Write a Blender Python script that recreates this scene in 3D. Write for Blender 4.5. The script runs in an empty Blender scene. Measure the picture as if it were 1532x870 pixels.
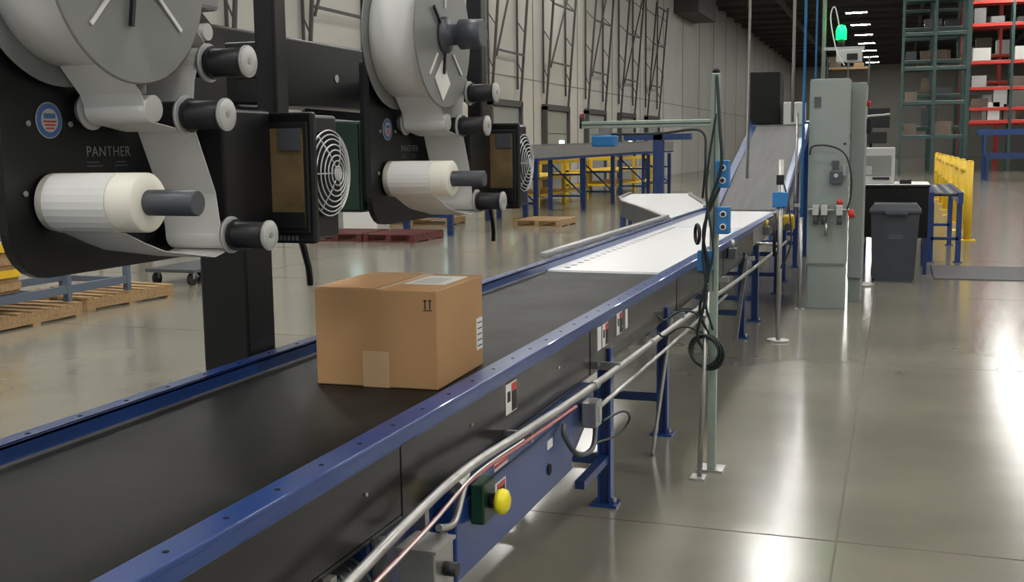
import bpy, bmesh, math, random
from mathutils import Vector, Matrix
random.seed(4)
scene=bpy.context.scene
scene.view_settings.view_transform='Standard'
scene.view_settings.exposure=0.32

# ---------------------------------------------------------------- materials
def mat(name,col,rough=.5,metal=0.,var=0.,scale=8.,bump=0.,emit=None,estr=0.,spec=.5,coat=0.,stretch=None,bscale=None):
    m=bpy.data.materials.new(name); m.use_nodes=True
    nt=m.node_tree; b=nt.nodes['Principled BSDF']
    b.inputs['Base Color'].default_value=(*col,1); b.inputs['Roughness'].default_value=rough
    b.inputs['Metallic'].default_value=metal; b.inputs['Specular IOR Level'].default_value=spec
    b.inputs['Coat Weight'].default_value=coat
    if emit: 
        b.inputs['Emission Color'].default_value=(*emit,1); b.inputs['Emission Strength'].default_value=estr
    if var or bump:
        tc=nt.nodes.new('ShaderNodeTexCoord'); mp=nt.nodes.new('ShaderNodeMapping')
        if stretch: mp.inputs['Scale'].default_value=stretch
        nt.links.new(tc.outputs['Object'],mp.inputs['Vector'])
        n=nt.nodes.new('ShaderNodeTexNoise'); n.inputs['Scale'].default_value=scale; n.inputs['Detail'].default_value=5
        nt.links.new(mp.outputs['Vector'],n.inputs['Vector'])
        if var:
            r=nt.nodes.new('ShaderNodeValToRGB')
            r.color_ramp.elements[0].position=.3; r.color_ramp.elements[1].position=.7
            r.color_ramp.elements[0].color=(*[max(0,c*(1-var)) for c in col],1)
            r.color_ramp.elements[1].color=(*[min(1,c*(1+var)) for c in col],1)
            nt.links.new(n.outputs['Fac'],r.inputs['Fac']); nt.links.new(r.outputs['Color'],b.inputs['Base Color'])
            mr=nt.nodes.new('ShaderNodeMapRange'); mr.inputs['To Min'].default_value=max(.02,rough*(1-var)); mr.inputs['To Max'].default_value=min(1,rough*(1+var))
            nt.links.new(n.outputs['Fac'],mr.inputs['Value']); nt.links.new(mr.outputs['Result'],b.inputs['Roughness'])
        if bump:
            n2=n
            if bscale:
                n2=nt.nodes.new('ShaderNodeTexNoise'); n2.inputs['Scale'].default_value=bscale; n2.inputs['Detail'].default_value=4
                nt.links.new(mp.outputs['Vector'],n2.inputs['Vector'])
            bp=nt.nodes.new('ShaderNodeBump'); bp.inputs['Strength'].default_value=bump; bp.inputs['Distance'].default_value=.02
            nt.links.new(n2.outputs['Fac'],bp.inputs['Height']); nt.links.new(bp.outputs['Normal'],b.inputs['Normal'])
    return m
M={}
M['floor']=mat('polished_concrete',(.205,.192,.152),.17,var=.18,scale=.9,bump=.035,bscale=2.2,spec=.6)
M['joint']=mat('floor_joint',(.10,.07,.05),.6)
M['wall']=mat('tiltup_wall_paint',(.42,.41,.37),.75,var=.08,scale=.35)
M['walljoint']=mat('wall_joint',(.18,.17,.15),.8)
M['ceil']=mat('ceiling_deck',(.045,.04,.038),.8,var=.2,scale=2)
M['joist']=mat('roof_joist',(.08,.072,.066),.7)
M['lamp']=mat('lamp_panel',(1,1,1),.5,emit=(1.,.985,.94),estr=98)
M['belt']=mat('black_belt',(.013,.013,.0115),.45,var=.2,scale=3,bump=.1,bscale=320,spec=.12)
M['wbelt']=mat('white_belt',(.97,.97,.98),.25,var=.01,scale=6,spec=.7)
M['blue']=mat('blue_paint',(.010,.043,.18),.3,var=.06,scale=3,coat=.15)
M['dblue']=mat('dark_blue_paint',(.011,.032,.12),.35,var=.08,scale=4)
M['sblue']=mat('sensor_blue',(.025,.17,.42),.4)
M['skirt']=mat('black_skirt',(.013,.012,.012),.24,var=.2,scale=4,bump=.14,bscale=3,stretch=(1,.5,2),spec=.35)
M['steel']=mat('galvanised_steel',(.42,.42,.40),.34,metal=.85,var=.12,scale=20)
M['alu']=mat('aluminium_profile',(.33,.40,.33),.42,metal=.35,var=.08,scale=20)
M['brush']=mat('brushed_chute',(.15,.15,.15),.65,metal=0,var=.12,scale=3,stretch=(6,.5,.5),spec=.12)
M['blk']=mat('black_metal',(.006,.006,.0065),.34,var=.15,scale=6,spec=.35)
M['blkp']=mat('black_plastic',(.010,.010,.011),.4,spec=.4)
M['matblk']=mat('matte_black',(.005,.005,.005),.65,spec=.25)
M['grey']=mat('grey_flange',(.19,.19,.185),.36,var=.06,scale=4)
M['dgrey']=mat('dark_grey_plastic',(.06,.065,.075),.4)
M['paper']=mat('label_paper',(.72,.71,.68),.5,var=.02,scale=4)
M['paper2']=mat('liner_paper',(.80,.77,.66),.42,var=.02,scale=4)
M['label']=mat('white_label',(.74,.73,.70),.5)
M['cap']=mat('roller_cap',(.45,.45,.43),.4,metal=.2)
M['cab']=mat('cabinet_grey',(.23,.26,.24),.42,var=.05,scale=3)
M['bin']=mat('bin_grey',(.045,.05,.06),.5,var=.1,scale=6)
M['yel']=mat('safety_yellow',(.72,.46,.02),.42,var=.08,scale=5)
M['yelb']=mat('button_yellow',(.85,.72,.02),.3)
M['red']=mat('red_plastic',(.5,.02,.015),.35)
M['orange']=mat('rack_beam_red',(.70,.045,.03),.45)
M['rgreen']=mat('rack_green',(.035,.075,.068),.5,var=.15)
M['dgreen']=mat('dark_green_box',(.005,.036,.016),.35,var=.2)
M['wood']=mat('pallet_wood',(.34,.215,.10),.7,var=.3,scale=6,bump=.2,stretch=(1,8,8))
M['cartb']=mat('cart_blue_grey',(.10,.125,.17),.5)
M['dark']=mat('dark_frame',(.05,.048,.045),.6)
M['card']=mat('cardboard',(.41,.235,.105),.62,var=.06,scale=3.5,bump=.05,bscale=40,spec=.3)
M['tape']=mat('packing_tape',(.50,.33,.18),.3)
M['ink']=mat('black_ink',(.02,.015,.01),.6)
M['crease']=mat('box_crease',(.22,.11,.04),.8)
M['green_l']=mat('green_beacon',(.0,.6,.08),.3,emit=(.0,1,.12),estr=3)
M['window']=mat('daylight_window',(.6,.8,.8),.3,emit=(.62,.95,.9),estr=2.2)
M['door']=mat('dock_door',(.25,.26,.24),.6,var=.06)
M['redpal']=mat('red_plastic_pallet',(.10,.018,.014),.5)
M['screen']=mat('amber_window',(.19,.13,.06),.14,var=.6,scale=5,spec=.6)
M['badgeb']=mat('badge_blue',(.05,.12,.33),.4)
M['hose']=mat('rubber_hose',(.01,.02,.018),.4)
M['pink']=mat('red_white_cable',(.42,.13,.13),.4)
M['mat_floor']=mat('fatigue_mat',(.10,.10,.10),.8)
M['goods']=mat('dim_goods',(.14,.11,.085),.8,var=.3,scale=1)
M['wire']=mat('fan_guard_wire',(.6,.6,.6),.3,metal=.5)

# ---------------------------------------------------------------- builder
class B:
    def __init__(s,name): s.name=name; s.bm=bmesh.new(); s.m=[]
    def mi(s,k):
        m=M[k]
        if m not in s.m: s.m.append(m)
        return s.m.index(m)
    def box(s,x0,x1,y0,y1,z0,z1,k,bev=0.,rot=None,piv=None):
        bm=s.bm; before=set(bm.faces)
        mt=Matrix.Translation(((x0+x1)/2,(y0+y1)/2,(z0+z1)/2))@Matrix.Diagonal((x1-x0,y1-y0,z1-z0,1))
        r=bmesh.ops.create_cube(bm,size=1,matrix=mt); vs=r['verts']
        if bev:
            es=list({e for v in vs for e in v.link_edges})
            bmesh.ops.bevel(bm,geom=es,offset=bev,segments=2,profile=.5,affect='EDGES')
        new=[f for f in bm.faces if f not in before]
        if rot is not None:
            vv=list({v for f in new for v in f.verts})
            c=Vector(piv if piv else ((x0+x1)/2,(y0+y1)/2,(z0+z1)/2))
            bmesh.ops.rotate(bm,verts=vv,cent=c,matrix=rot)
        i=s.mi(k)
        for f in new: f.material_index=i
        return s
    def lathe(s,p0,axis,prof,k,seg=28,caps=True):
        bm=s.bm; a=Vector(axis).normalized(); p0=Vector(p0)
        t=Vector((0,0,1)) if abs(a.z)<.9 else Vector((1,0,0))
        u=a.cross(t).normalized(); w=a.cross(u).normalized(); i=s.mi(k)
        rings=[]
        for (d,r) in prof:
            rings.append([bm.verts.new(p0+a*d+(u*math.cos(2*math.pi*j/seg)+w*math.sin(2*math.pi*j/seg))*r) for j in range(seg)])
        for q in range(len(rings)-1):
            for j in range(seg):
                f=bm.faces.new((rings[q][j],rings[q][(j+1)%seg],rings[q+1][(j+1)%seg],rings[q+1][j])); f.material_index=i
                dd=abs(prof[q+1][0]-prof[q][0]); f.smooth= dd>1e-4
        if caps:
            for rg in (rings[0],rings[-1]):
                try:
                    f=bm.faces.new(rg); f.material_index=i
                except ValueError: pass
        return s
    def cyl(s,p0,p1,r,k,seg=20,r2=None,bev=0.):
        p0=Vector(p0);p1=Vector(p1);L=(p1-p0).length
        r2=r if r2 is None else r2
        pr=[(0,r),(L,r2)] if not bev else [(0,r-bev),(bev,r),(L-bev,r2),(L,r2-bev)]
        return s.lathe(p0,p1-p0,pr,k,seg)
    def ring(s,c,axis,R,r,k,seg=28,cs=8):
        a=Vector(axis).normalized();c=Vector(c)
        t=Vector((0,0,1)) if abs(a.z)<.9 else Vector((1,0,0))
        u=a.cross(t).normalized(); w=a.cross(u).normalized()
        return s.tube([c+(u*math.cos(2*math.pi*j/seg)+w*math.sin(2*math.pi*j/seg))*R for j in range(seg)],r,k,cs,closed=True)
    def tube(s,pts,r,k,seg=10,closed=False):
        bm=s.bm;i=s.mi(k);pts=[Vector(p) for p in pts];n=len(pts);rings=[];prev=None
        for q in range(n):
            if closed: d=pts[(q+1)%n]-pts[q-1]
            else: d=pts[min(q+1,n-1)]-pts[max(q-1,0)]
            d.normalize()
            if prev is None:
                t=Vector((0,0,1)) if abs(d.z)<.9 else Vector((1,0,0)); u=d.cross(t).normalized()
            else:
                u=(prev-d*prev.dot(d)).normalized()
            prev=u; w=d.cross(u)
            rings.append([bm.verts.new(pts[q]+(u*math.cos(2*math.pi*j/seg)+w*math.sin(2*math.pi*j/seg))*r) for j in range(seg)])
        for q in range(n if closed else n-1):
            A=rings[q];C=rings[(q+1)%n]
            for j in range(seg):
                f=bm.faces.new((A[j],A[(j+1)%seg],C[(j+1)%seg],C[j])); f.material_index=i; f.smooth=True
        if not closed:
            for rg in (rings[0],rings[-1]): f=bm.faces.new(rg); f.material_index=i
        return s
    def curve(s,ctrl,r,k,seg=8,sub=8):
        P=[Vector(p) for p in ctrl]; P=[P[0]]+P+[P[-1]]; o=[]
        for q in range(1,len(P)-2):
            for t in range(sub):
                t/=sub;p0,p1,p2,p3=P[q-1:q+3]
                o.append(.5*((2*p1)+(-p0+p2)*t+(2*p0-5*p1+4*p2-p3)*t*t+(-p0+3*p1-3*p2+p3)*t**3))
        o.append(P[-1]); return s.tube(o,r,k,seg)
    def prism(s,poly,ax,a0,a1,k):
        bm=s.bm;i=s.mi(k)
        def V(p,a):
            c=[0,0,0]; o=[j for j in range(3) if j!=ax]; c[o[0]],c[o[1]]=p; c[ax]=a; return bm.verts.new(c)
        A=[V(p,a0) for p in poly];C=[V(p,a1) for p in poly];n=len(poly)
        fs=[bm.faces.new(A),bm.faces.new(C[::-1])]
        for j in range(n): fs.append(bm.faces.new((A[j],C[j],C[(j+1)%n],A[(j+1)%n])))
        for f in fs: f.material_index=i
        return s
    def beam(s,p0,p1,w,h,k):
        p0=Vector(p0);p1=Vector(p1);d=(p1-p0);L=d.length;d.normalize()
        t=Vector((0,0,1)) if abs(d.z)<.95 else Vector((0,1,0)); u=d.cross(t).normalized();v=u.cross(d)
        i=s.mi(k);bm=s.bm
        R=[[bm.verts.new(p+u*a*w/2+v*b*h/2) for a,b in ((-1,-1),(1,-1),(1,1),(-1,1))] for p in (p0,p1)]
        fs=[bm.faces.new(R[0][::-1]),bm.faces.new(R[1])]
        for j in range(4): fs.append(bm.faces.new((R[0][j],R[0][(j+1)%4],R[1][(j+1)%4],R[1][j])))
        for f in fs: f.material_index=i
        return s
    def ribbon(s,path,x0,x1,k,th=.0015):
        i=s.mi(k);bm=s.bm;n=len(path);L=[]
        for q,(y,z) in enumerate(path):
            y2,z2=path[min(q+1,n-1)];y1,z1=path[max(q-1,0)]
            d=Vector((y2-y1,z2-z1)).normalized();nn=(-d.y*th,d.x*th)
            L.append([bm.verts.new((x0,y,z)),bm.verts.new((x1,y,z)),bm.verts.new((x1,y+nn[0],z+nn[1])),bm.verts.new((x0,y+nn[0],z+nn[1]))])
        for q in range(n-1):
            for j in range(4):
                f=bm.faces.new((L[q][j],L[q][(j+1)%4],L[q+1][(j+1)%4],L[q+1][j])); f.material_index=i; f.smooth=False
        return s
    def done(s,origin=True):
        bm=s.bm; bmesh.ops.recalc_face_normals(bm,faces=bm.faces)
        if origin and bm.verts:
            xs=[v.co.x for v in bm.verts];ys=[v.co.y for v in bm.verts];zs=[v.co.z for v in bm.verts]
            o=Vector(((min(xs)+max(xs))/2,(min(ys)+max(ys))/2,min(zs)))
        else: o=Vector((0,0,0))
        for v in bm.verts: v.co-=o
        me=bpy.data.meshes.new(s.name); bm.to_mesh(me); bm.free()
        for m in s.m: me.materials.append(m)
        ob=bpy.data.objects.new(s.name,me); ob.location=o; scene.collection.objects.link(ob); return ob
RZ=lambda d:Matrix.Rotation(math.radians(d),3,'Z')
RX=lambda d:Matrix.Rotation(math.radians(d),3,'X')

# ---------------------------------------------------------------- room shell
b=B('floor'); b.box(-12.2,26,-12,142,-.3,0,'floor'); b.done(False)
b=B('trim_floor_joints')
for x in (-8.0,-4.1,-.19,3.7,7.6,11.5): b.box(x-.004,x+.004,-12,140,0,.0012,'joint')
for n in range(-3,30):
    y=4.5+3.85*n; b.box(-12,26,y-.004,y+.004,0,.0012,'joint')
b.done(False)
b=B('wall_left'); b.box(-12.3,-12,-12,140,0,11.2,'wall'); b.done(False)
b=B('trim_wall_joints')
for n in range(26): 
    y=-8+5.6*n; b.box(-12.0,-11.985,y-.03,y+.03,0,11,'walljoint')
b.box(-12.0,-11.99,-12,140,3.88,3.92,'walljoint')
b.done(False)
b=B('wall_back'); b.box(-12.3,26.3,140,140.3,0,11.2,'wall'); b.done(False)
b=B('wall_right'); b.box(26,26.3,-12,140,0,11.2,'wall'); b.done(False)
b=B('ceiling'); b.box(-12.3,26.3,-12,140.3,11,11.3,'ceil'); b.done(False)
b=B('roof_joists')
for n in range(38): 
    y=-10+4*n; b.box(-12,26,y-.06,y+.06,10.75,11,'joist')
for x in (-7.5,1.2,9.8,18): b.box(x-.1,x+.1,-12,140,10.55,11,'joist')
# roof-hung duct near the left wall
b.box(-11.98,-10.6,62,68,8.9,10.4,'dark',.05); b.box(-11.4,-11.3,63,63.1,10.4,10.8,'dark'); b.box(-11.4,-11.3,67,67.1,10.4,10.8,'dark')
for q in range(8): b.box(-10.6,-10.57,62.3,67.7,9.05+q*.16,9.12+q*.16,'joist')
b.done(False)
b=B('ceiling_lights')
for x in (-10.5,-3,5.5,14,22):
    for n in range(18):
        y=-14+8.2*n+4
        if y<-11 or y>138: continue
        if x<-10 and y>40: continue
        if x>5 and y>66: continue
        b.box(x-.72,x+.72,y-.32,y+.32,10.42,10.52,'joist')
        b.box(x-.68,x+.68,y-.28,y+.28,10.405,10.42,'lamp')
        b.cyl((x-.5,y,10.5),(x-.5,y,10.74),.01,'steel',6); b.cyl((x+.5,y,10.5),(x+.5,y,10.74),.01,'steel',6)
b.done(False)

# dock doors with vertical-lift tracks
for n in range(8):
    y=17+5.6*n-.2
    b=B('dock_door')
    b.box(-11.98,-11.9,y-1.35,y+1.35,0,2.9,'door')
    for z in (.7,1.4,2.1): b.box(-11.9,-11.89,y-1.35,y+1.35,z-.012,z+.012,'dark')
    b.box(-11.9,-11.88,y+.35,y+.95,1.5,1.85,'window')
    b.box(-11.98,-11.8,y-1.5,y-1.35,0,3.05,'dark'); b.box(-11.98,-11.8,y+1.35,y+1.5,0,3.05,'dark')
    b.box(-11.98,-11.8,y-1.5,y+1.5,2.92,3.12,'dark')
    for sy in (-1.38,1.38):
        b.beam((-11.85,y+sy,3),(-11.4,y+sy,8.6),.07,.07,'dark')
        b.beam((-11.94,y+sy,3.5),(-11.94,y+sy,9.2),.06,.05,'dark')
        for q in range(4): 
            z=4+q*1.3; b.beam((-11.94,y+sy,z+.4),(-11.85+.45*(z-3)/5.6,y+sy,z),.03,.03,'dark')
    for z in (4.6,6.6,8.4): b.beam((-11.85+.45*(z-3)/5.6,y-1.38,z),(-11.85+.45*(z-3)/5.6,y+1.38,z),.06,.06,'dark')
    b.beam((-11.7,y-1.3,4.4),(-11.4,y+(.4 if n%2 else 1.1),8.4),.05,.05,'dark')
    b.done()

# ---------------------------------------------------------------- main conveyor
Y0,Y1,YM=-.6,12.7,6.38
b=B('belt_conveyor')
b.box(-2.02,-1.255,Y0,YM,.835,.85,'belt')
b.cyl((-2.0,YM+.03,.815),(-1.26,YM+.03,.815),.03,'steel')
b.box(-2.02,-1.32,YM+.06,10.1,.83,.855,'wbelt')
b.box(-1.32,-1.255,YM+.06,10.1,.83,.85,'belt')
b.box(-2.02,-1.3,10.16,Y1,.83,.855,'wbelt')
for q in range(24):
    b.cyl((-1.93,YM+.2+q*.15,.855),(-1.93,YM+.2+q*.15,.858),.02,'grey',10)
b.box(-2.04,-1.2,Y0,Y1,.70,.83,'dblue')
b.box(-2.032,-2.02,Y0,Y1,.76,.9,'blue'); b.box(-2.085,-2.02,Y0,Y1,.89,.9,'blue',.002); b.box(-2.085,-2.032,Y0,Y1,.72,.735,'blue')
b.box(-2.02,-2.012,Y0,YM,.85,.856,'steel')
b.box(-1.258,-1.248,Y0,Y1,.80,.888,'blue'); b.box(-1.258,-1.182,Y0,Y1,.872,.889,'blue',.004)
b.box(-1.194,-1.182,Y0,Y1,.845,.875,'blue')
q=Y0+.1
while q<Y1:
    b.cyl((-1.220,q,.888),(-1.220,q,.8900),.0065,'matblk',8)
    b.cyl((-2.055,q,.9),(-2.055,q,.9015),.0065,'matblk',8); q+=.19
b.box(-1.192,-1.182,Y0,9.8,.665,.85,'skirt'); b.box(-1.215,-1.182,Y0,9.8,.655,.668,'skirt')
for y in (.7,2.55,4.4,6.3,8.1): b.box(-1.184,-1.1795,y-.05,y+.05,.66,.848,'skirt')
for y in (.9,1.6,2.3,3.0,3.9,4.9): b.cyl((-1.182,y,.78),(-1.177,y,.78),.005,'steel',8)
b.box(-1.2,-1.18,9.8,Y1,.72,.87,'steel')
for y in (.6,4.68,5.96,9.23,10.15,12.1):
    for x in (-1.20,-2.05):
        b.box(x-.03,x+.03,y-.008,y+.008,.01,.72,'dblue'); b.box(x-.03,x-.02,y-.03,y+.03,.01,.72,'blue'); b.box(x+.02,x+.03,y-.03,y+.03,.01,.72,'blue')
        b.box(x-.06,x+.06,y-.05,y+.05,0,.012,'blue'); b.cyl((x+.04,y,0),(x+.04,y,.035),.01,'steel',8)
    b.box(-2.05,-1.2,y-.02,y+.02,.19,.23,'dblue')
b.box(-1.22,-1.18,4.25,4.68,.20,.235,'dblue')
b.beam((-1.16,5.5,0.01),(-1.16,6.0,.66),.008,.055,'steel')
b.beam((-1.16,8.6,0.1),(-1.16,9.2,.66),.03,.03,'steel')
b.box(-2.15,-2.10,6.7,10.7,.90,.935,'steel',.004); 
for y in (6.9,8.4,9.9,10.6): b.box(-2.12,-2.07,y-.02,y+.02,.86,.9,'steel')
b.box(-2.06,-2.045,4.75,4.8,.9,.945,'blue')
for y in (7.3,8.3,10.6,11.5): b.box(-1.18,-1.12,y-.05,y+.05,.76,.84,'dgrey',.006); b.cyl((-1.15,y,.84),(-1.15,y,.90),.012,'yel' if y>10 else 'steel',10)
b.box(-1.17,-1.05,12.25,12.45,.68,.84,'yel',.02); b.cyl((-1.1,12.1,.72),(-1.1,12.25,.72),.04,'dgrey')
b.done()

b=B('conveyor_drive_unit')
b.box(-1.5,-1.135,2.75,3.92,.385,.652,'blue',.006)
b.prism([(3.92,.42),(4.25,.56),(4.25,.652),(3.92,.652)],0,-1.19,-1.14,'dblue')
b.box(-1.136,-1.13,2.78,3.88,.60,.612,'dblue')
b.cyl((-1.134,3.62,.47),(-1.13,3.62,.47),.02,'matblk')
b.box(-1.135,-1.1325,3.6,3.66,.545,.575,'label')
b.box(-1.135,-1.1325,3.02,3.16,.50,.58,'label'); b.box(-1.1326,-1.1315,3.08,3.15,.505,.575,'ink'); b.box(-1.1326,-1.131,3.08,3.15,.56,.575,'red')
b.box(-1.135,-1.1325,3.06,3.18,.62,.645,'label'); b.box(-1.1326,-1.131,3.06,3.18,.63,.64,'red')
b.cyl((-1.30,1.95,.5),(-1.30,2.4,.5),.11,'dgrey',28,bev=.015)
for q in range(9): b.ring((-1.30,1.98+q*.045,.5),(0,1,0),.112,.006,'dgrey')
b.box(-1.47,-1.2,2.35,2.75,.40,.64,'dblue',.01)
for y in (1.72,2.1,2.36,2.62): b.box(-1.185,-1.165,y-.014,y+.014,.36,.652,'steel')
b.box(-1.19,-1.17,1.7,2.75,.40,.43,'steel')
b.done()

b=B('emergency_stop_button')
b.box(-1.128,-1.085,2.84,2.94,.53,.65,'dgreen',.006)
b.cyl((-1.088,2.89,.59),(-1.06,2.89,.59),.022,'blkp',20)
b.lathe((-1.062,2.89,.59),(1,0,0),[(0,.034),(.012,.038),(.026,.035),(.034,.022),(.037,.004)],'yelb',28)
b.done()

b=B('conduit_run')
b.curve([(-1.1,.8,.60),(-1.1,1.9,.655),(-1.1,2.35,.70),(-1.1,2.76,.722),(-1.1,3.3,.70),(-1.1,4.12,.673),(-1.1,6.4,.64),(-1.1,9.3,.59),(-1.1,12,.58)],.014,'steel',12)
b.curve([(-1.07,.8,.575),(-1.07,1.9,.63),(-1.075,2.4,.665),(-1.085,2.76,.695),(-1.085,3.2,.68),(-1.085,3.8,.66)],.006,'pink',8)
b.curve([(-1.06,.8,.585),(-1.06,1.9,.64),(-1.065,2.4,.675),(-1.08,2.76,.705),(-1.085,3.2,.69)],.003,'label',8)
b.tube([(-1.12,4.2,.55),(-1.12,6,.545),(-1.12,7.8,.55)],.01,'steel',8)
b.curve([(-1.08,2.5,.64),(-1.08,2.6,.62),(-1.085,2.68,.68),(-1.1,2.76,.722)],.010,'steel',10)
for y in (1.5,3.3,4.5,6.0,7.7,9.2): b.box(-1.175,-1.09,y-.008,y+.008,.655,.69,'steel')
for y in (2.7,4.12,5.2): b.cyl((-1.1,y-.03,.695 if y<3 else .672 if y<5 else .657),(-1.1,y+.03,.70 if y<3 else .672 if y<5 else .655),.019,'steel',12)
b.done()
b=B('junction_box')
b.box(-1.14,-1.04,2.38,2.50,.50,.62,'steel',.004); b.box(-1.145,-1.035,2.375,2.505,.617,.625,'steel')
b.cyl((-1.04,2.44,.56),(-1.005,2.44,.56),.018,'blkp'); b.cyl((-1.05,2.40,.50),(-1.0,2.38,.485),.012,'blkp')
b.cyl((-1.09,2.5,.58),(-1.09,2.56,.60),.013,'steel')
b.done()
b=B('junction_box')
b.box(-1.13,-1.07,4.03,4.12,.52,.62,'steel',.004); b.box(-1.07,-1.065,4.06,4.09,.54,.6,'cap')
b.curve([(-1.08,4.06,.52),(-1.06,3.93,.47),(-1.08,3.80,.48),(-1.11,3.74,.56),(-1.12,3.76,.60)],.010,'dgrey',8)
b.curve([(-1.07,4.11,.53),(-1.03,4.3,.53),(-1.03,4.42,.47),(-1.06,4.35,.42),(-1.1,4.1,.44)],.005,'hose',8)
b.done()
b=B('photo_eye_controller')
b.box(-1.02,-.90,2.15,2.38,.40,.44,'blkp',.006); b.box(-1.0,-.92,2.18,2.34,.44,.443,'cap')
b.beam((-.96,2.26,.40),(-1.16,2.26,.415),.03,.02,'steel')
b.done()

def slabel(y,z,w,h,split=True):
    b=B('warning_label')
    b.box(-1.1818,-1.1802,y-w/2,y+w/2,z-h/2,z+h/2,'label')
    if split:
        b.box(-1.1805,-1.1792,y+.0,y+w/2-.004,z-h/2+.004,z+h/2-.004,'ink'); b.box(-1.1795,-1.1788,y+.0,y+w/2-.004,z+h*.2,z+h/2-.004,'red')
        b.box(-1.1805,-1.1792,y-w*.38,y-w*.12,z-h*.1,z+h*.25,'ink')
    b.done()
slabel(3.36,.785,.11,.10); slabel(4.50,.79,.06,.10,False); slabel(4.60,.79,.1,.10); slabel(4.86,.80,.1,.10,True); slabel(5.0,.80,.04,.09,False)

# ---------------------------------------------------------------- cardboard box
bx=B('cardboard_box')
W,Dp,Hh=.418,.44,.313
c=(-1.336,3.112)
R=RZ(2)
def cb(x0,x1,y0,y1,z0,z1,k,bev=0): bx.box(c[0]+x0,c[0]+x1,c[1]+y0,c[1]+y1,.851+z0,.851+z1,k,bev,rot=R,piv=(c[0],c[1],.85))
cb(-W,0,0,Dp,0,Hh,'card',.004)
cb(-W/2-.001,-W/2+.0015,.004,Dp-.004,Hh-.001,Hh+.0012,'crease')
cb(-W/2-.03,-W/2+.03,.0,Dp,Hh,Hh+.0009,'tape')
cb(-W/2-.045,-W/2+.045,-.0012,0,0,.115,'tape'); 
cb(-.17,-.03,.15,.38,Hh,Hh+.0015,'label')
for q in range(5): cb(-.15,-.06,.18+q*.03,.184+q*.03,Hh+.0014,Hh+.0022,'grey')
cb(0,.0015,.372,.432,.06,.17,'label')
for q in range(5): cb(.0014,.0022,.380,.424,.072+q*.02,.076+q*.02,'ink')
for q in (-.038,-.022):
    cb(q-.002,q+.002,-.0012,0,.255,.285,'ink'); cb(q-.005,q+.005,-.0012,0,.28,.284,'ink')
cb(-.045,-.015,-.0012,0,.25,.2525,'ink')
cb(-W+.003,-W/2-.002,.002,Dp-.002,Hh-.0005,Hh+.003,'card')
bx.done()

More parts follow.
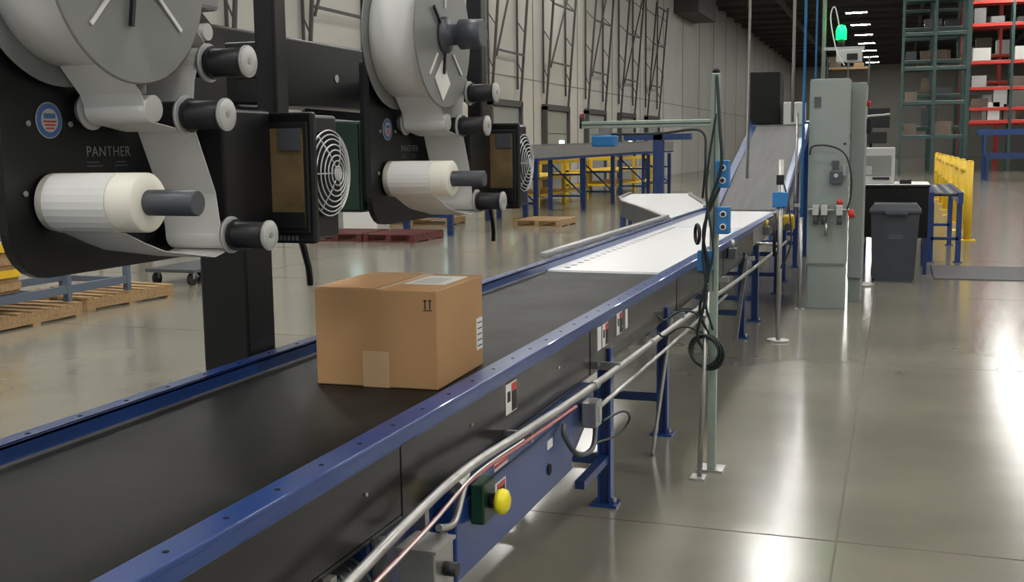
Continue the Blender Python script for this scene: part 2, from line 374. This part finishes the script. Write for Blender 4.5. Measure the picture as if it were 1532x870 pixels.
# ---------------------------------------------------------------- label applicators
def reel_arc(c,R,a0,a1,n=12):
    return [(c[0]+R*math.cos(math.radians(a0+(a1-a0)*i/n)),c[1]+R*math.sin(math.radians(a0+(a1-a0)*i/n))) for i in range(n+1)]
def labeler(y0,diamond):
    b=B('label_applicator'); Y=lambda v:y0+v
    poly=[(Y(0),2.1),(Y(0),1.44)]+[(Y(.10)+.10*math.cos(math.radians(a)),1.445+.10*math.sin(math.radians(a))) for a in range(190,271,16)]+[(Y(.78),1.345),(Y(.78),1.88),(Y(.45),2.1)]
    b.prism(poly,0,-1.67,-1.65,'blk')
    b.box(-1.765,-1.67,Y(.15),Y(.75),1.42,1.9,'matblk',.01)
    c=(Y(.160),1.975)
    def fl(x0,x1,R,k): b.lathe((x0,c[0],c[1]),(1,0,0),[(0,R-.004),(.002,R),(x1-x0-.002,R),(x1-x0,R-.004)],k,64)
    fl(-1.634,-1.628,.24,'grey'); fl(-1.452,-1.446,.24,'grey'); fl(-1.6275,-1.453,.20,'paper')
    b.cyl((-1.65,c[0],c[1]),(-1.446,c[0],c[1]),.04,'blkp')
    b.lathe((-1.446,c[0],c[1]),(1,0,0),[(0,.06),(.012,.06),(.014,.035),(.06,.035),(.062,.05),(.135,.047),(.14,.042)],'dgrey',28)
    for a in (20,140,260):
        ca,sa=math.cos(math.radians(a)),math.sin(math.radians(a))
        b.beam((-1.438,c[0]+.05*ca,c[1]+.05*sa),(-1.438,c[0]+.13*ca,c[1]+.13*sa),.008,.009,'blkp')
    for a in (85,225,320):
        ca,sa=math.cos(math.radians(a)),math.sin(math.radians(a))
        b.beam((-1.443,c[0]+.09*ca,c[1]+.09*sa),(-1.443,c[0]+.19*ca,c[1]+.19*sa),.004,.008,'label')
    if diamond: b.box(-1.445,-1.443,c[0]-.07,c[0]+.02,c[1]-.20,c[1]-.10,'label',rot=RX(42))
    def roller(y,z,x0=-1.65,x1=-1.36,r=.031,cr=.035):
        b.cyl((x0,y,z),(x1,y,z),r,'blkp',28); b.cyl((x1-.006,y,z),(x1,y,z),cr,'cap',28); b.cyl((x1,y,z),(x1+.004,y,z),.007,'steel',10)
        b.lathe((x1,y,z),(1,0,0),[(0,cr-.002),(.0015,cr-.003),(.0016,.012)],'cap',28)
        b.cyl((-1.468,y,z),(-1.461,y,z),cr+.008,'cap',32); b.cyl((-1.452,y,z),(-1.449,y,z),cr+.002,'blkp',32)
    A=(Y(.43),1.796);Bq=(Y(.337),1.678);C=(Y(.49),1.407);D=(Y(.235),1.69)
    roller(*A);roller(*Bq);roller(*C); 
    b.cyl((-1.65,D[0],D[1]),(-1.468,D[0],D[1]),.028,'cap',24); b.cyl((-1.632,D[0],D[1]),(-1.626,D[0],D[1]),.042,'cap',28)
    S=(Y(.125),1.50)
    b.lathe((-1.645,S[0],S[1]),(1,0,0),[(0,.055),(.004,.06),(.232,.06),(.236,.056),(.2361,.03)],'paper2',40)
    b.cyl((-1.65,S[0],S[1]),(-1.295,S[0],S[1]),.026,'dgrey',28,bev=.003)
    x0,x1=-1.622,-1.470
    b.ribbon([(c[0]-.02,c[1]-.199),(D[0]-.04,D[1]+.03)]+reel_arc(D,.03,170,275,10)+[(Bq[0],Bq[1]-.033)]+reel_arc(Bq,.033,275,350,8)+[(A[0]-.047,A[1]-.04),(A[0]-.033,A[1]-.01)]+reel_arc(A,.033,195,70,10)+[(c[0]+.19,c[1]-.06)],x0,x1,'paper')
    b.ribbon([(D[0]-.02,D[1]+.03),(c[0]+.06,c[1]-.185)],x0+.002,x1-.002,'paper')
    b.ribbon([(Bq[0]+.034,Bq[1]+.0),(Bq[0]+.038,Bq[1]-.03),(C[0]-.048,C[1]+.1),(C[0]-.034,C[1]+.02)]+reel_arc(C,.033,170,285,10)+[(C[0]-.06,C[1]-.046),(S[0]+.12,S[1]-.108),(S[0]+.06,S[1]-.087),(S[0],S[1]-.062)]+reel_arc(S,.0615,270,110,12),x0,x1,'paper')
    # print engine with window bezel and fan
    b.box(-1.72,-1.50,Y(.53),Y(.74),1.36,1.70,'blk',.008)
    b.box(-1.62,-1.415,Y(.765),Y(.93),1.37,1.69,'blk',.008)
    b.box(-1.60,-1.386,Y(.745),Y(.770),1.365,1.695,'blk',.006)
    b.box(-1.565,-1.398,Y(.740),Y(.747),1.39,1.67,'blkp',.003)
    b.box(-1.552,-1.41,Y(.736),Y(.741),1.405,1.655,'screen'); b.box(-1.515,-1.51,Y(.733),Y(.737),1.405,1.655,'blkp')
    b.box(-1.552,-1.41,Y(.732),Y(.737),1.405,1.445,'blkp'); b.box(-1.475,-1.415,Y(.731),Y(.737),1.60,1.655,'dgrey')
    for q in range(7): b.box(-1.51+q*.012,-1.504+q*.012,Y(.737),Y(.742),1.373,1.385,'dgrey')
    fc=(-1.410,Y(.862),1.54)
    b.cyl((fc[0]-.02,fc[1],fc[2]),(fc[0]+.003,fc[1],fc[2]),.112,'matblk',36)
    for r in (.018,.032,.046,.060,.074,.088,.1,.111): b.ring((fc[0]+.028*(1-(r/.118)**2)+.004,fc[1],fc[2]),(1,0,0),r,.0022,'wire',36,5)
    for a in (0,60,120): 
        for sg in (-1,1):
            ca,sa=math.cos(math.radians(a))*.11*sg,math.sin(math.radians(a))*.11*sg
            b.tube([(fc[0]+.030,fc[1]+.1*ca,fc[2]+.1*sa),(fc[0]+.024,fc[1]+.5*ca,fc[2]+.5*sa),(fc[0]+.008,fc[1]+ca,fc[2]+sa)],.002,'wire',5)
    b.cyl((fc[0]+.018,fc[1],fc[2]),(fc[0]+.033,fc[1],fc[2]),.014,'cap')
    b.box(-1.69,-1.625,Y(.98),Y(1.05),1.45,3.1,'blk',.008)
    b.box(-1.72,-1.60,Y(.75),Y(1.07),1.52,1.62,'blk',.01)
    b.box(-2.105,-1.66,Y(.985),Y(1.045),1.80,1.9,'blk',.005)
    b.box(-1.64,-1.54,Y(.50),Y(.60),1.93,2.15,'grey',.01); b.box(-1.54,-1.537,Y(.515),Y(.585),1.98,2.1,'blkp')
    b.cyl((-1.65,Y(.56),1.88),(-1.55,Y(.56),1.88),.02,'cap')
    bc=(Y(.13),1.667)
    b.cyl((-1.65,*bc),(-1.648,*bc),.037,'cap',32); b.cyl((-1.648,*bc),(-1.6472,*bc),.035,'badgeb',32); b.cyl((-1.6472,*bc),(-1.6465,*bc),.024,'cap',28)
    for q in range(3): b.box(-1.6466,-1.6458,bc[0]-.018+q*.003,bc[0]+.018-q*.003,bc[1]-.004-q*.007,bc[1]-.0005-q*.007,'red')
    b.box(-1.6466,-1.6458,bc[0]-.016,bc[0]+.016,bc[1]+.004,bc[1]+.014,'badgeb')
    for q in ((.07,1.66),(.19,1.66),(.05,1.52)): b.cyl((-1.65,Y(q[0]),q[1]),(-1.645,Y(q[0]),q[1]),.006,'steel',10)
    for q in ((.235,.275,1.578),(.235,.285,1.570),(.33,.365,1.578),(.325,.37,1.570)): b.box(-1.65,-1.6485,Y(q[0]),Y(q[1]),q[2],q[2]+.003,'dgrey')
    b.curve([(-1.66,Y(1.0),1.46),(-1.65,Y(1.10),1.38),(-1.65,Y(1.16),1.27),(-1.66,Y(1.19),1.20)],.010,'blkp')
    ob=b.done()
    cu=bpy.data.curves.new('nameplate','FONT'); cu.body='PANTHER'; cu.size=.032; cu.extrude=.0004; cu.space_character=1.05
    t=bpy.data.objects.new('nameplate',cu); scene.collection.objects.link(t); cu.materials.append(M['grey'])
    t.rotation_euler=(math.radians(90),0,math.radians(90)); 
    t.parent=ob; t.matrix_parent_inverse=Matrix.Translation(-ob.location)
    t.location=(-1.6485,Y(.235),1.592)
labeler(1.72,False); labeler(3.32,True)

b=B('labeler_support_stand')
b.box(-2.295,-2.11,3.26,3.44,.02,1.76,'blk',.01); b.box(-2.42,-2.1,3.1,3.6,0,.025,'blk')
b.box(-2.28,-2.12,2.6,4.75,1.76,2.01,'blk',.008)
b.cyl((-2.12,3.98,1.88),(-2.117,3.98,1.88),.016,'cap')
b.done()
b=B('control_enclosure')
b.box(-1.91,-1.775,3.50,3.95,1.38,1.70,'dgreen',.01); b.box(-1.90,-1.785,3.494,3.50,1.39,1.69,'dgreen'); b.cyl((-1.84,3.494,1.6),(-1.84,3.485,1.6),.012,'blkp')
b.beam((-2.10,3.7,1.74),(-1.84,3.7,1.715),.03,.03,'blk')
b.done()

# ---------------------------------------------------------------- sensor gantry + poles
b=B('sensor_gantry')
b.box(-.85,-.81,5.33,5.37,.012,1.94,'alu',.003); 
b.box(-.832,-.828,5.326,5.331,.9,1.93,'dgrey')
b.box(-.90,-.77,5.30,5.42,0,.012,'steel')
b.tube([(-.865,5.2,.01),(-.85,5.29,.9)],.012,'steel',10); b.box(-.905,-.835,5.15,5.24,0,.01,'steel')
b.box(-1.49,-.81,5.335,5.365,1.69,1.725,'alu',.003); b.box(-1.49,-.85,5.332,5.336,1.705,1.710,'dgrey')
b.cyl((-1.49,5.35,1.69),(-1.49,5.35,1.76),.014,'blkp'); b.cyl((-1.49,5.35,1.74),(-1.49,5.35,1.765),.016,'red',12,r2=.01)
b.box(-1.43,-1.31,5.30,5.38,1.60,1.655,'sblue',.008); b.box(-1.40,-1.34,5.32,5.36,1.65,1.69,'steel')
b.cyl((-.83,5.35,1.94),(-.83,5.35,1.96),.018,'blkp')
for z,dx in ((1.465,.045),(1.245,.05)):
    b.box(-.83+dx-.035,-.83+dx+.03,5.29,5.345,z-.065,z+.065,'sblue',.006)
    for q in (-.03,.03): b.cyl((-.83+dx,5.29,z+q),(-.83+dx,5.283,z+q),.016,'label',16); b.cyl((-.83+dx,5.283,z+q),(-.83+dx,5.278,z+q),.010,'ink',12)
b.box(-.90,-.83,5.28,5.34,1.0,1.1,'sblue',.005)
b.curve([(-.82,5.31,1.93),(-.80,5.28,1.7),(-.79,5.27,1.5),(-.85,5.28,1.3),(-.87,5.27,1.1),(-.85,5.25,.9),(-.89,5.25,.7),(-.86,5.27,.62)],.008,'hose')
b.curve([(-.80,5.3,1.4),(-.87,5.27,1.2),(-.84,5.26,1.0),(-.88,5.25,.82),(-.84,5.27,.7)],.007,'blkp')
b.curve([(-.82,5.3,1.75),(-.86,5.28,1.4),(-.82,5.26,1.1),(-.86,5.25,.9),(-.82,5.27,.72)],.006,'hose')
b.curve([(-1.38,5.35,1.66),(-1.1,5.34,1.66),(-.9,5.33,1.67),(-.87,5.31,1.55),(-.88,5.3,1.35)],.006,'hose')
for q in range(6): b.ring((-.86+.008*(q%3),5.255+.008*q,.62-.004*q),(0.25,1,.1),.075+.004*(q%3),.006,'hose',28,6)
b.ring((-.9,5.28,1.18),(2.4,1,0),.045,.009,'blkp',20,6)
for z in (.78,.70): b.curve([(-.86,5.27,z),(-.96,5.26,z+.03),(-1.05,5.25,z-.02),(-1.08,5.24,z)],.005,'hose')
b.done()

b=B('sensor_post')
b.cyl((-.89,9.15,0),(-.89,9.15,1.48),.02,'steel',14); b.cyl((-.89,9.15,0),(-.89,9.15,.015),.09,'steel',20)
b.box(-.95,-.83,9.1,9.2,1.1,1.22,'sblue',.006); b.box(-.92,-.86,9.08,9.12,1.28,1.36,'blkp',.005)
b.cyl((-1.08,9.15,.8),(-.89,9.15,.8),.014,'steel'); b.cyl((-.93,9.13,.7),(-.93,9.13,1.05),.013,'blkp')
b.curve([(-.87,9.15,1.3),(-.82,9.12,1.1),(-.80,9.12,.8),(-.88,9.14,.6)],.007,'hose')
b.done()

# ---------------------------------------------------------------- incline conveyor + spur
b=B('incline_conveyor')
def inc(x0,x1,ya,za,yb,zb,th,k): b.prism([(ya,za),(yb,zb),(yb,zb-th),(ya,za-th)],0,x0,x1,k)
inc(-1.93,-1.28,12.75,.87,16.2,1.86,.06,'brush')
inc(-2.02,-1.93,12.75,.90,16.3,1.89,.2,'dblue'); inc(-1.28,-1.2,12.75,.92,16.3,1.91,.18,'dblue')
inc(-1.25,-1.21,12.75,.935,16.3,1.925,.015,'blue')
b.box(-2.0,-1.25,16.2,22,1.8,1.88,'brush'); b.box(-2.06,-2.0,16.2,22,1.72,1.92,'blue'); b.box(-1.28,-1.2,16.2,22,1.72,1.92,'blue')
b.box(-2.1,-1.65,16.6,17.2,1.90,2.65,'matblk',.01)
b.box(-1.58,-1.30,16.4,16.9,1.88,2.2,'cap',.01)
for y,h in ((13.2,.85),(14.8,1.3),(16.3,1.7),(19,1.72),(21.8,1.72)):
    for x in (-2.0,-1.24): b.box(x-.03,x+.03,y-.03,y+.03,0,h,'blue'); b.box(x-.06,x+.06,y-.06,y+.06,0,.012,'blue')
    b.box(-2.0,-1.24,y-.02,y+.02,.3,.35,'blue')
b.done()

b=B('spur_conveyor')
L_=[(-2.16,10.95),(-2.5,11.9),(-2.95,13.1),(-3.40,14.2),(-3.78,15.6),(-3.95,17.0)]
R_=[(-2.16,13.2),(-2.3,14.0),(-2.55,15.0),(-2.8,16.0),(-2.95,16.6),(-3.05,17.3)]
b.prism(L_+R_[::-1],2,.79,.86,'wbelt')
for P_ in (L_,R_):
    for i in range(5): b.beam((P_[i][0],P_[i][1],.78),(P_[i+1][0],P_[i+1][1],.78),.04,.20,'dgrey'); b.beam((P_[i][0],P_[i][1],.885),(P_[i+1][0],P_[i+1][1],.885),.05,.012,'steel')
for p in (L_[1],L_[3],L_[5],R_[2],R_[5]): b.box(p[0]-.035,p[0]+.035,p[1]-.035,p[1]+.035,0,.70,'blue'); b.box(p[0]-.06,p[0]+.06,p[1]-.06,p[1]+.06,0,.012,'blue')
b.done()

# ---------------------------------------------------------------- electrical cabinet
b=B('electrical_cabinet')
b.box(-.82,-.46,11.13,11.55,.42,2.22,'cab',.008); b.box(-.815,-.465,11.14,11.54,0.0,.42,'cab',.004)
b.box(-.825,-.455,11.12,11.13,.44,2.20,'cab',.004)
b.box(-.455,-.32,11.6,12.3,.25,2.20,'cab',.008); b.box(-.45,-.33,11.65,12.25,0,.25,'cab')
b.cyl((-.49,11.12,1.6),(-.49,11.1,1.6),.012,'blkp'); b.box(-.50,-.47,11.1,11.125,1.3,1.4,'steel')
b.box(-.62,-.50,11.05,11.12,1.22,1.34,'dgrey',.006); b.cyl((-.56,11.05,1.30),(-.56,11.03,1.30),.02,'cap')
b.box(-.60,-.54,11.1,11.12,1.36,1.44,'dgrey'); b.box(-.78,-.72,11.11,11.12,1.95,2.05,'dgrey')
b.tube([(-.82,11.05,.97),(-.42,11.05,.97)],.014,'steel'); 
for x in (-.74,-.66,-.52): b.box(x-.03,x+.03,11.0,11.1,.92,1.02,'cap',.006); b.cyl((x,11.05,.93),(x,11.05,.83),.024,'dgrey')
b.cyl((-.52,11.05,1.02),(-.52,11.05,1.07),.026,'red'); b.cyl((-.64,11.04,.85),(-.64,11.04,.72),.014,'steel')
b.cyl((-.42,11.05,.97),(-.40,11.03,.9),.03,'red')
b.curve([(-.81,11.08,1.5),(-.78,11.04,1.58),(-.62,11.02,1.58),(-.48,11.02,1.50),(-.42,11.02,1.3),(-.42,11.03,1.1),(-.45,11.04,.98)],.009,'hose')
b.cyl((-.33,11.9,2.0),(-.28,11.9,2.0),.03,'red'); b.box(-.33,-.27,12.0,12.1,1.7,1.85,'blkp',.006)
b.done()
b=B('signal_beacon')
b.cyl((-.72,11.35,2.221),(-.72,11.35,6.5),.02,'alu'); b.cyl((-.79,11.35,2.221),(-.79,11.35,8),.010,'sblue')
b.box(-.72,-.34,11.33,11.37,2.50,2.53,'steel'); b.box(-.60,-.36,11.30,11.40,2.38,2.50,'cap',.008); b.box(-.5,-.4,11.28,11.31,2.4,2.46,'blkp')
b.cyl((-.56,11.35,2.53),(-.56,11.35,2.60),.03,'blkp'); b.lathe((-.56,11.35,2.60),(0,0,1),[(0,.05),(.09,.05),(.13,.035),(.14,.01)],'green_l',24)
b.curve([(-.56,11.33,2.62),(-.62,11.3,2.9),(-.66,11.3,2.8),(-.6,11.3,2.5),(-.52,11.3,2.35)],.006,'label')
b.done()
b=B('conduit_drop')
b.cyl((-1.72,13.6,1.2),(-1.72,13.6,10.5),.018,'steel',10); b.cyl((-1.38,15.6,1.9),(-1.38,15.6,10.5),.022,'steel',10)
b.box(-1.74,-1.36,13.58,13.62,3.5,3.53,'steel'); b.done()
b=B('conduit_drop'); b.cyl((-.87,11.0,.9),(-.87,11.0,10.5),.014,'sblue',10); b.cyl((-.93,11.05,.9),(-.93,11.05,1.9),.012,'steel',10); b.box(-.94,-.86,11.0,11.05,1.0,1.03,'steel'); b.box(-.91,-.83,10.95,11.05,0,.012,'steel'); b.cyl((-.87,11.0,0),(-.87,11.0,.9),.02,'steel',10);b.done()

# ---------------------------------------------------------------- rolling bin, workstation
b=B('trash_bin')
def frus(x0,x1,y0,y1,z0,x2,x3,y2,y3,z1,k):
    bm=b.bm;i=b.mi(k);A=[bm.verts.new(p) for p in((x0,y0,z0),(x1,y0,z0),(x1,y1,z0),(x0,y1,z0))];C=[bm.verts.new(p) for p in((x2,y2,z1),(x3,y2,z1),(x3,y3,z1),(x2,y3,z1))]
    fs=[bm.faces.new(A[::-1]),bm.faces.new(C)]+[bm.faces.new((A[j],A[(j+1)%4],C[(j+1)%4],C[j])) for j in range(4)]
    for f in fs:f.material_index=i
frus(-.25,.21,13.5,13.9,.03,-.28,.25,13.42,14.0,.80,'bin')
b.box(-.30,.27,13.40,14.03,.80,.84,'bin',.01); frus(-.29,.26,13.41,14.02,.84,-.25,.22,13.46,13.97,.9,'bin')
b.box(-.12,.12,13.36,13.42,.78,.82,'bin',.01); b.cyl((-.27,13.92,.09),(-.22,13.92,.09),.09,'blkp'); b.cyl((.17,13.92,.09),(.22,13.92,.09),.09,'blkp')
b.box(-.22,.17,13.5,13.55,0,.04,'bin'); b.box(-.08,.08,13.445,13.475,.5,.58,'dgrey')
b.done()
b=B('workstation_table')
b.box(-.45,.38,14.3,15.5,1.07,1.095,'blkp',.004); b.box(-.44,.37,14.31,15.49,1.095,1.10,'label')
b.box(-.43,.36,14.32,14.36,.45,1.07,'matblk'); b.box(-.43,-.39,14.36,15.45,.3,1.07,'blkp'); b.box(.32,.36,14.36,15.45,.3,1.07,'blkp')
for x,y in ((-.4,14.35),(.34,14.35),(-.4,15.45),(.34,15.45)): b.box(x-.025,x+.025,y-.025,y+.025,0,1.07,'dblue')
b.done()
b=B('printer_case'); b.box(-.42,-0.04,14.6,15.1,1.102,1.55,'cap',.015); b.box(-.38,-.08,14.59,14.605,1.2,1.45,'grey',.004); b.box(-.3,-.1,14.58,14.6,1.15,1.18,'blkp'); b.done()
b=B('handheld_scanner'); b.box(.02,.16,14.5,14.62,1.102,1.15,'blkp',.01); b.box(.12,.16,14.42,14.5,1.102,1.16,'blkp',.01);  b.done()
b=B('monitor_on_stand'); b.cyl((-.35,15.3,1.11),(-.35,15.3,1.9),.02,'blkp'); b.box(-.48,-.12,15.25,15.29,1.8,2.05,'blkp',.006); b.box(-.46,-.14,15.245,15.25,1.82,2.03,'blkp'); b.box(-.44,-.26,15.2,15.4,1.102,1.12,'blkp'); b.box(-.4,-.15,15.13,15.2,1.6,1.75,'blkp',.01); b.done()
b=B('pedestal_stand'); b.cyl((-.36,13.1,0),(-.36,13.1,1.9),.015,'steel',10); b.cyl((-.36,13.1,0),(-.36,13.1,.02),.14,'steel'); b.box(-.44,-.28,13.05,13.12,1.25,1.35,'cap',.005); b.cyl((-.36,13.1,1.9),(-.1,13.1,1.92),.012,'steel',8); b.done()
b=B('roller_conveyor_section')
b.box(.40,.46,15.6,19,.80,.95,'blue'); b.box(.76,.82,15.6,19,.80,.95,'blue')
for q in range(30): b.cyl((.46,15.7+q*.11,.92),(.76,15.7+q*.11,.92),.024,'dgrey',10)
for y in (15.9,18.6):
    for x in (.44,.79): b.box(x-.035,x+.035,y-.02,y+.02,0,.8,'blue'); b.box(x-.06,x+.06,y-.06,y+.06,0,.012,'blue')
    b.box(.44,.79,y-.02,y+.02,.3,.34,'blue')
b.done()
b=B('fatigue_mat'); b.box(.44,1.6,13.9,15.4,0,.012,'mat_floor',.004); b.done()

b=B('guard_railing')
ys=[19.5,21.7,23.9,26.2,28.6,31,33.6,36.2]
for y in ys:
    b.cyl((1.1,y,0),(1.1,y,1.28),.06,'yel',20); b.lathe((1.1,y,1.28),(0,0,1),[(0,.06),(.02,.052),(.03,.02)],'yel',20); b.box(.97,1.23,y-.13,y+.13,0,.02,'yel',.004)
for z in (1.12,.72): b.cyl((1.1,ys[0],z),(1.1,ys[-1],z),.035,'yel',12)
b.done()

# ---------------------------------------------------------------- pallet racks
def rack(name,x0,x1,y,dep,H,nb,levels,uk,bk,goods,fill=.8):
    b=B(name); w=(x1-x0)/nb
    for i in range(nb+1):
        x=x0+i*w
        for yy in (y,y+dep): b.box(x-.07,x+.07,yy-.05,yy+.05,0,H,uk)
        z=.3
        while z<H-1.0:
            b.beam((x,y,z),(x,y+dep,z+1.0),.05,.05,uk); b.beam((x,y,z+1.0),(x,y+dep,z+1.0),.04,.04,uk); z+=1.0
    for z in levels:
        for yy in (y,y+dep): b.box(x0,x1,yy-.03,yy+.03,z-.09,z+.07,bk)
        for i in range(nb): b.box(x0+i*w+.1,x0+i*w+w-.1,y+.1,y+dep-.1,z+.07,z+.1,'steel')
        x=x0+.15
        while x<x1-.7:
            ww=random.uniform(.5,.95)
            if random.random()<fill: b.box(x,x+ww,y+.05,y+dep-.1,z+.1,z+.1+random.uniform(.3,1.0),random.choice(goods))
            x+=ww+random.uniform(.05,.3)
    b.done()
rack('green_pallet_rack',.05,3.1,60,1.1,10.3,2,(1.9,3.6,5.3,7,8.7),'rgreen','rgreen',['goods'],.35)
rack('green_pallet_rack',.05,3.1,64,1.1,10.3,2,(2.4,4.1,5.9,7.6,9.2),'rgreen','rgreen',['goods','dgrey'],.5)
rack('green_pallet_rack',.05,3.1,70,1.1,10.3,2,(2.4,4.1,5.9,7.6,9.2),'rgreen','rgreen',['goods','dgrey'],.5)
rack('red_beam_pallet_rack',3.5,12,66,1.2,10.2,4,(2.7,3.4,4.5,5.9,7.9,9.1),'rgreen','orange',['label','grey','cap','goods','grey'],.7)
rack('red_beam_pallet_rack',3.5,12,74,1.2,10.2,4,(2.7,3.7,5.2,6.8,8.5),'orange','orange',['grey','goods','cap'],.7)
rack('green_pallet_rack',-6.0,-2.6,100,1.2,9,2,(2,4,6,8),'dgrey','wood',['goods','wood'])
b=B('overhead_conveyor')
b.box(3.2,12,52,52.08,1.9,2.15,'blue'); b.box(3.2,12,53,53.08,1.9,2.15,'blue'); b.box(3.2,12,52.08,53,1.98,2.02,'dgrey')
b.box(3.4,12,50,50.08,.9,1.15,'dblue'); b.box(3.4,12,51,51.08,.9,1.15,'dblue'); b.box(3.4,12,50.08,51,1.0,1.06,'dgrey')
for x in (3.5,5.5,7.4,9.3,11.2):
    for yy in (50.04,51.04): b.box(x-.05,x+.05,yy-.05,yy+.05,0,1,'dblue')
    for yy in (52.04,53.04): b.box(x-.05,x+.05,yy-.05,yy+.05,0,1.9,'blue')
b.done()

# ---------------------------------------------------------------- far transfer conveyor (left background)
b=B('transfer_conveyor')
p0=Vector((-7.82,18.85,0));p1=Vector((-7.35,38,0));d=(p1-p0).normalized();n=Vector((d.y,-d.x,0))
def P(t,o,z): q=p0+d*t+n*o; return (q.x,q.y,z)
L=(p1-p0).length
for o in (0,-.9):
    b.beam(P(0,o,1.45),P(L,o,1.60),.05,.26,'grey'); b.beam(P(0,o,1.30),P(L,o,1.42),.05,.06,'dblue'); b.beam(P(0,o,1.60),P(L,o,1.76),.03,.03,'steel')
b.beam(P(0,-.45,1.42),P(L,-.45,1.55),.86,.03,'brush')
for t in (.1,4.2,4.9,8.6,11.4,15.6,18.6):
    for o in (0,-.9): b.box(P(t,o,0)[0]-.05,P(t,o,0)[0]+.05,P(t,o,0)[1]-.05,P(t,o,0)[1]+.05,0,1.35,'dblue')
    b.beam(P(t,0,.35),P(t,-.9,.35),.05,.05,'dblue'); b.beam(P(t,0,.35),P(t,-.9,1.2),.04,.04,'dblue'); b.beam(P(t,0,.9),P(t,-.9,.9),.05,.05,'dblue')
b.done()
b=B('blue_support_column'); b.box(-5.85,-5.6,27.6,27.85,0,1.95,'dblue',.01); b.box(-6.0,-5.45,27.45,28,0,.02,'dblue'); b.box(-6.6,-4.9,27.6,27.85,1.75,1.9,'dblue'); b.done()
for (x0,x1,y0,y1) in ((-10.6,-9.0,28,33),(-10.6,-8.9,36,42)):
    b=B('yellow_platform')
    b.box(x0,x1,y0,y1,.75,.82,'yel'); b.box(x0,x1,y0,y1,.3,.36,'yel')
    for x in (x0+.05,x1-.05):
        for yy in (y0+.05,(y0+y1)/2,y1-.05): b.box(x-.05,x+.05,yy-.05,yy+.05,0,1.25,'yel')
        b.box(x-.03,x+.03,y0,y1,1.15,1.25,'yel')
    b.box(x0,x1,y0,y0+.06,1.15,1.25,'yel')
    b.done()

def pallet(name,cx,cy,w,l,rot,z=0,k='wood',hh=.14):
    b=B(name); Rr=RZ(rot);pv=(cx,cy,z)
    for i in range(3):
        x=cx-w/2+.05+i*(w-.1)/2; b.box(x-.045,x+.045,cy-l/2,cy+l/2,z+.02,z+hh-.02,k,rot=Rr,piv=pv)
    for i in range(7):
        y=cy-l/2+.05+i*(l-.1)/6; b.box(cx-w/2,cx+w/2,y-.05,y+.05,z+hh-.02,z+hh,k,rot=Rr,piv=pv)
    for i in range(3):
        y=cy-l/2+.05+i*(l-.1)/2; b.box(cx-w/2,cx+w/2,y-.05,y+.05,z,z+.02,k,rot=Rr,piv=pv)
    return b.done()
pallet('wooden_pallet',-8.2,8.2,1.2,1.25,0); pallet('wooden_pallet',-8.25,9.75,1.15,1.25,-6)
pallet('wooden_pallet',-9.7,21.8,1.7,1.2,5); pallet('wooden_pallet',-6.9,21.9,1.0,1.2,0); pallet('wooden_pallet',-6.5,31,1.3,1.2,0)
pallet('red_plastic_pallet',-9.35,17.9,1.0,1.2,2,k='redpal'); pallet('red_plastic_pallet',-8.28,17.9,1.0,1.2,-2,k='redpal')
b=B('floor_scrubber_case'); b.box(-10.35,-9.6,19.5,20.1,0,.42,'label',.03); b.box(-10.3,-9.65,19.55,20.05,.42,.5,'cap',.03); b.box(-10.2,-9.9,19.5,20.1,.5,.58,'red',.01); b.done()
b=B('steel_cart')
x0,x1,y0,y1=-8.6,-7.75,7.3,9.7; zb=.16
for x in (x0,x1):
    b.box(x-.025,x+.025,y0,y1,zb+.06,zb+.14,'cartb'); b.box(x-.02,x+.02,y0,y1,.95,1.0,'cartb')
    for y in (y0,(y0+y1)/2+.3,y1): b.box(x-.03,x+.03,y-.03,y+.03,zb-.018,1.0,'cartb')
for y in (y0,(y0+y1)/2,y1): b.box(x0,x1,y-.025,y+.025,zb+.06,zb+.12,'cartb')
b.box(x0+.03,x1-.03,y0+.05,y0+.9,zb+.15,zb+.62,'wood'); 
for q in range(4): b.box(x1-.03,x1+.0,y0+.05,y0+.9,zb+.18+q*.12,zb+.25+q*.12,'yel' if q%2 else 'wood')
b.done()
b=B('caster_dolly')
b.box(-8.6,-7.9,11.1,12.2,.16,.2,'dgrey',.005)
for x in (-8.5,-8.0):
    for y in (11.2,12.1): b.cyl((x-.02,y,.075),(x+.02,y,.075),.075,'blkp'); b.box(x-.03,x+.03,y-.02,y+.02,.08,.16,'steel')
b.done()

# ---------------------------------------------------------------- world + camera
w=bpy.data.worlds.new('World'); scene.world=w; w.use_nodes=True
w.node_tree.nodes['Background'].inputs['Color'].default_value=(.9,.95,1,1); w.node_tree.nodes['Background'].inputs['Strength'].default_value=.5
yaw,pitch,roll,f=0.33628,0.129,0.012,1650
s,cc=math.sin(yaw),math.cos(yaw); sp,cp=math.sin(pitch),math.cos(pitch)
F=Vector((-s*cp,cc*cp,-sp));R0=Vector((cc,s,0));U0=Vector((-s*sp,cc*sp,cp))
Rr=R0*math.cos(roll)-U0*math.sin(roll); Uu=U0*math.cos(roll)+R0*math.sin(roll)
cd=bpy.data.cameras.new('camera'); cam=bpy.data.objects.new('camera',cd); scene.collection.objects.link(cam)
cam.matrix_world=Matrix(((Rr.x,Uu.x,-F.x,0),(Rr.y,Uu.y,-F.y,0),(Rr.z,Uu.z,-F.z,1.6),(0,0,0,1)))
cd.sensor_width=36; cd.lens=36*f/1532; cd.clip_end=400; cd.clip_start=.05
scene.camera=cam
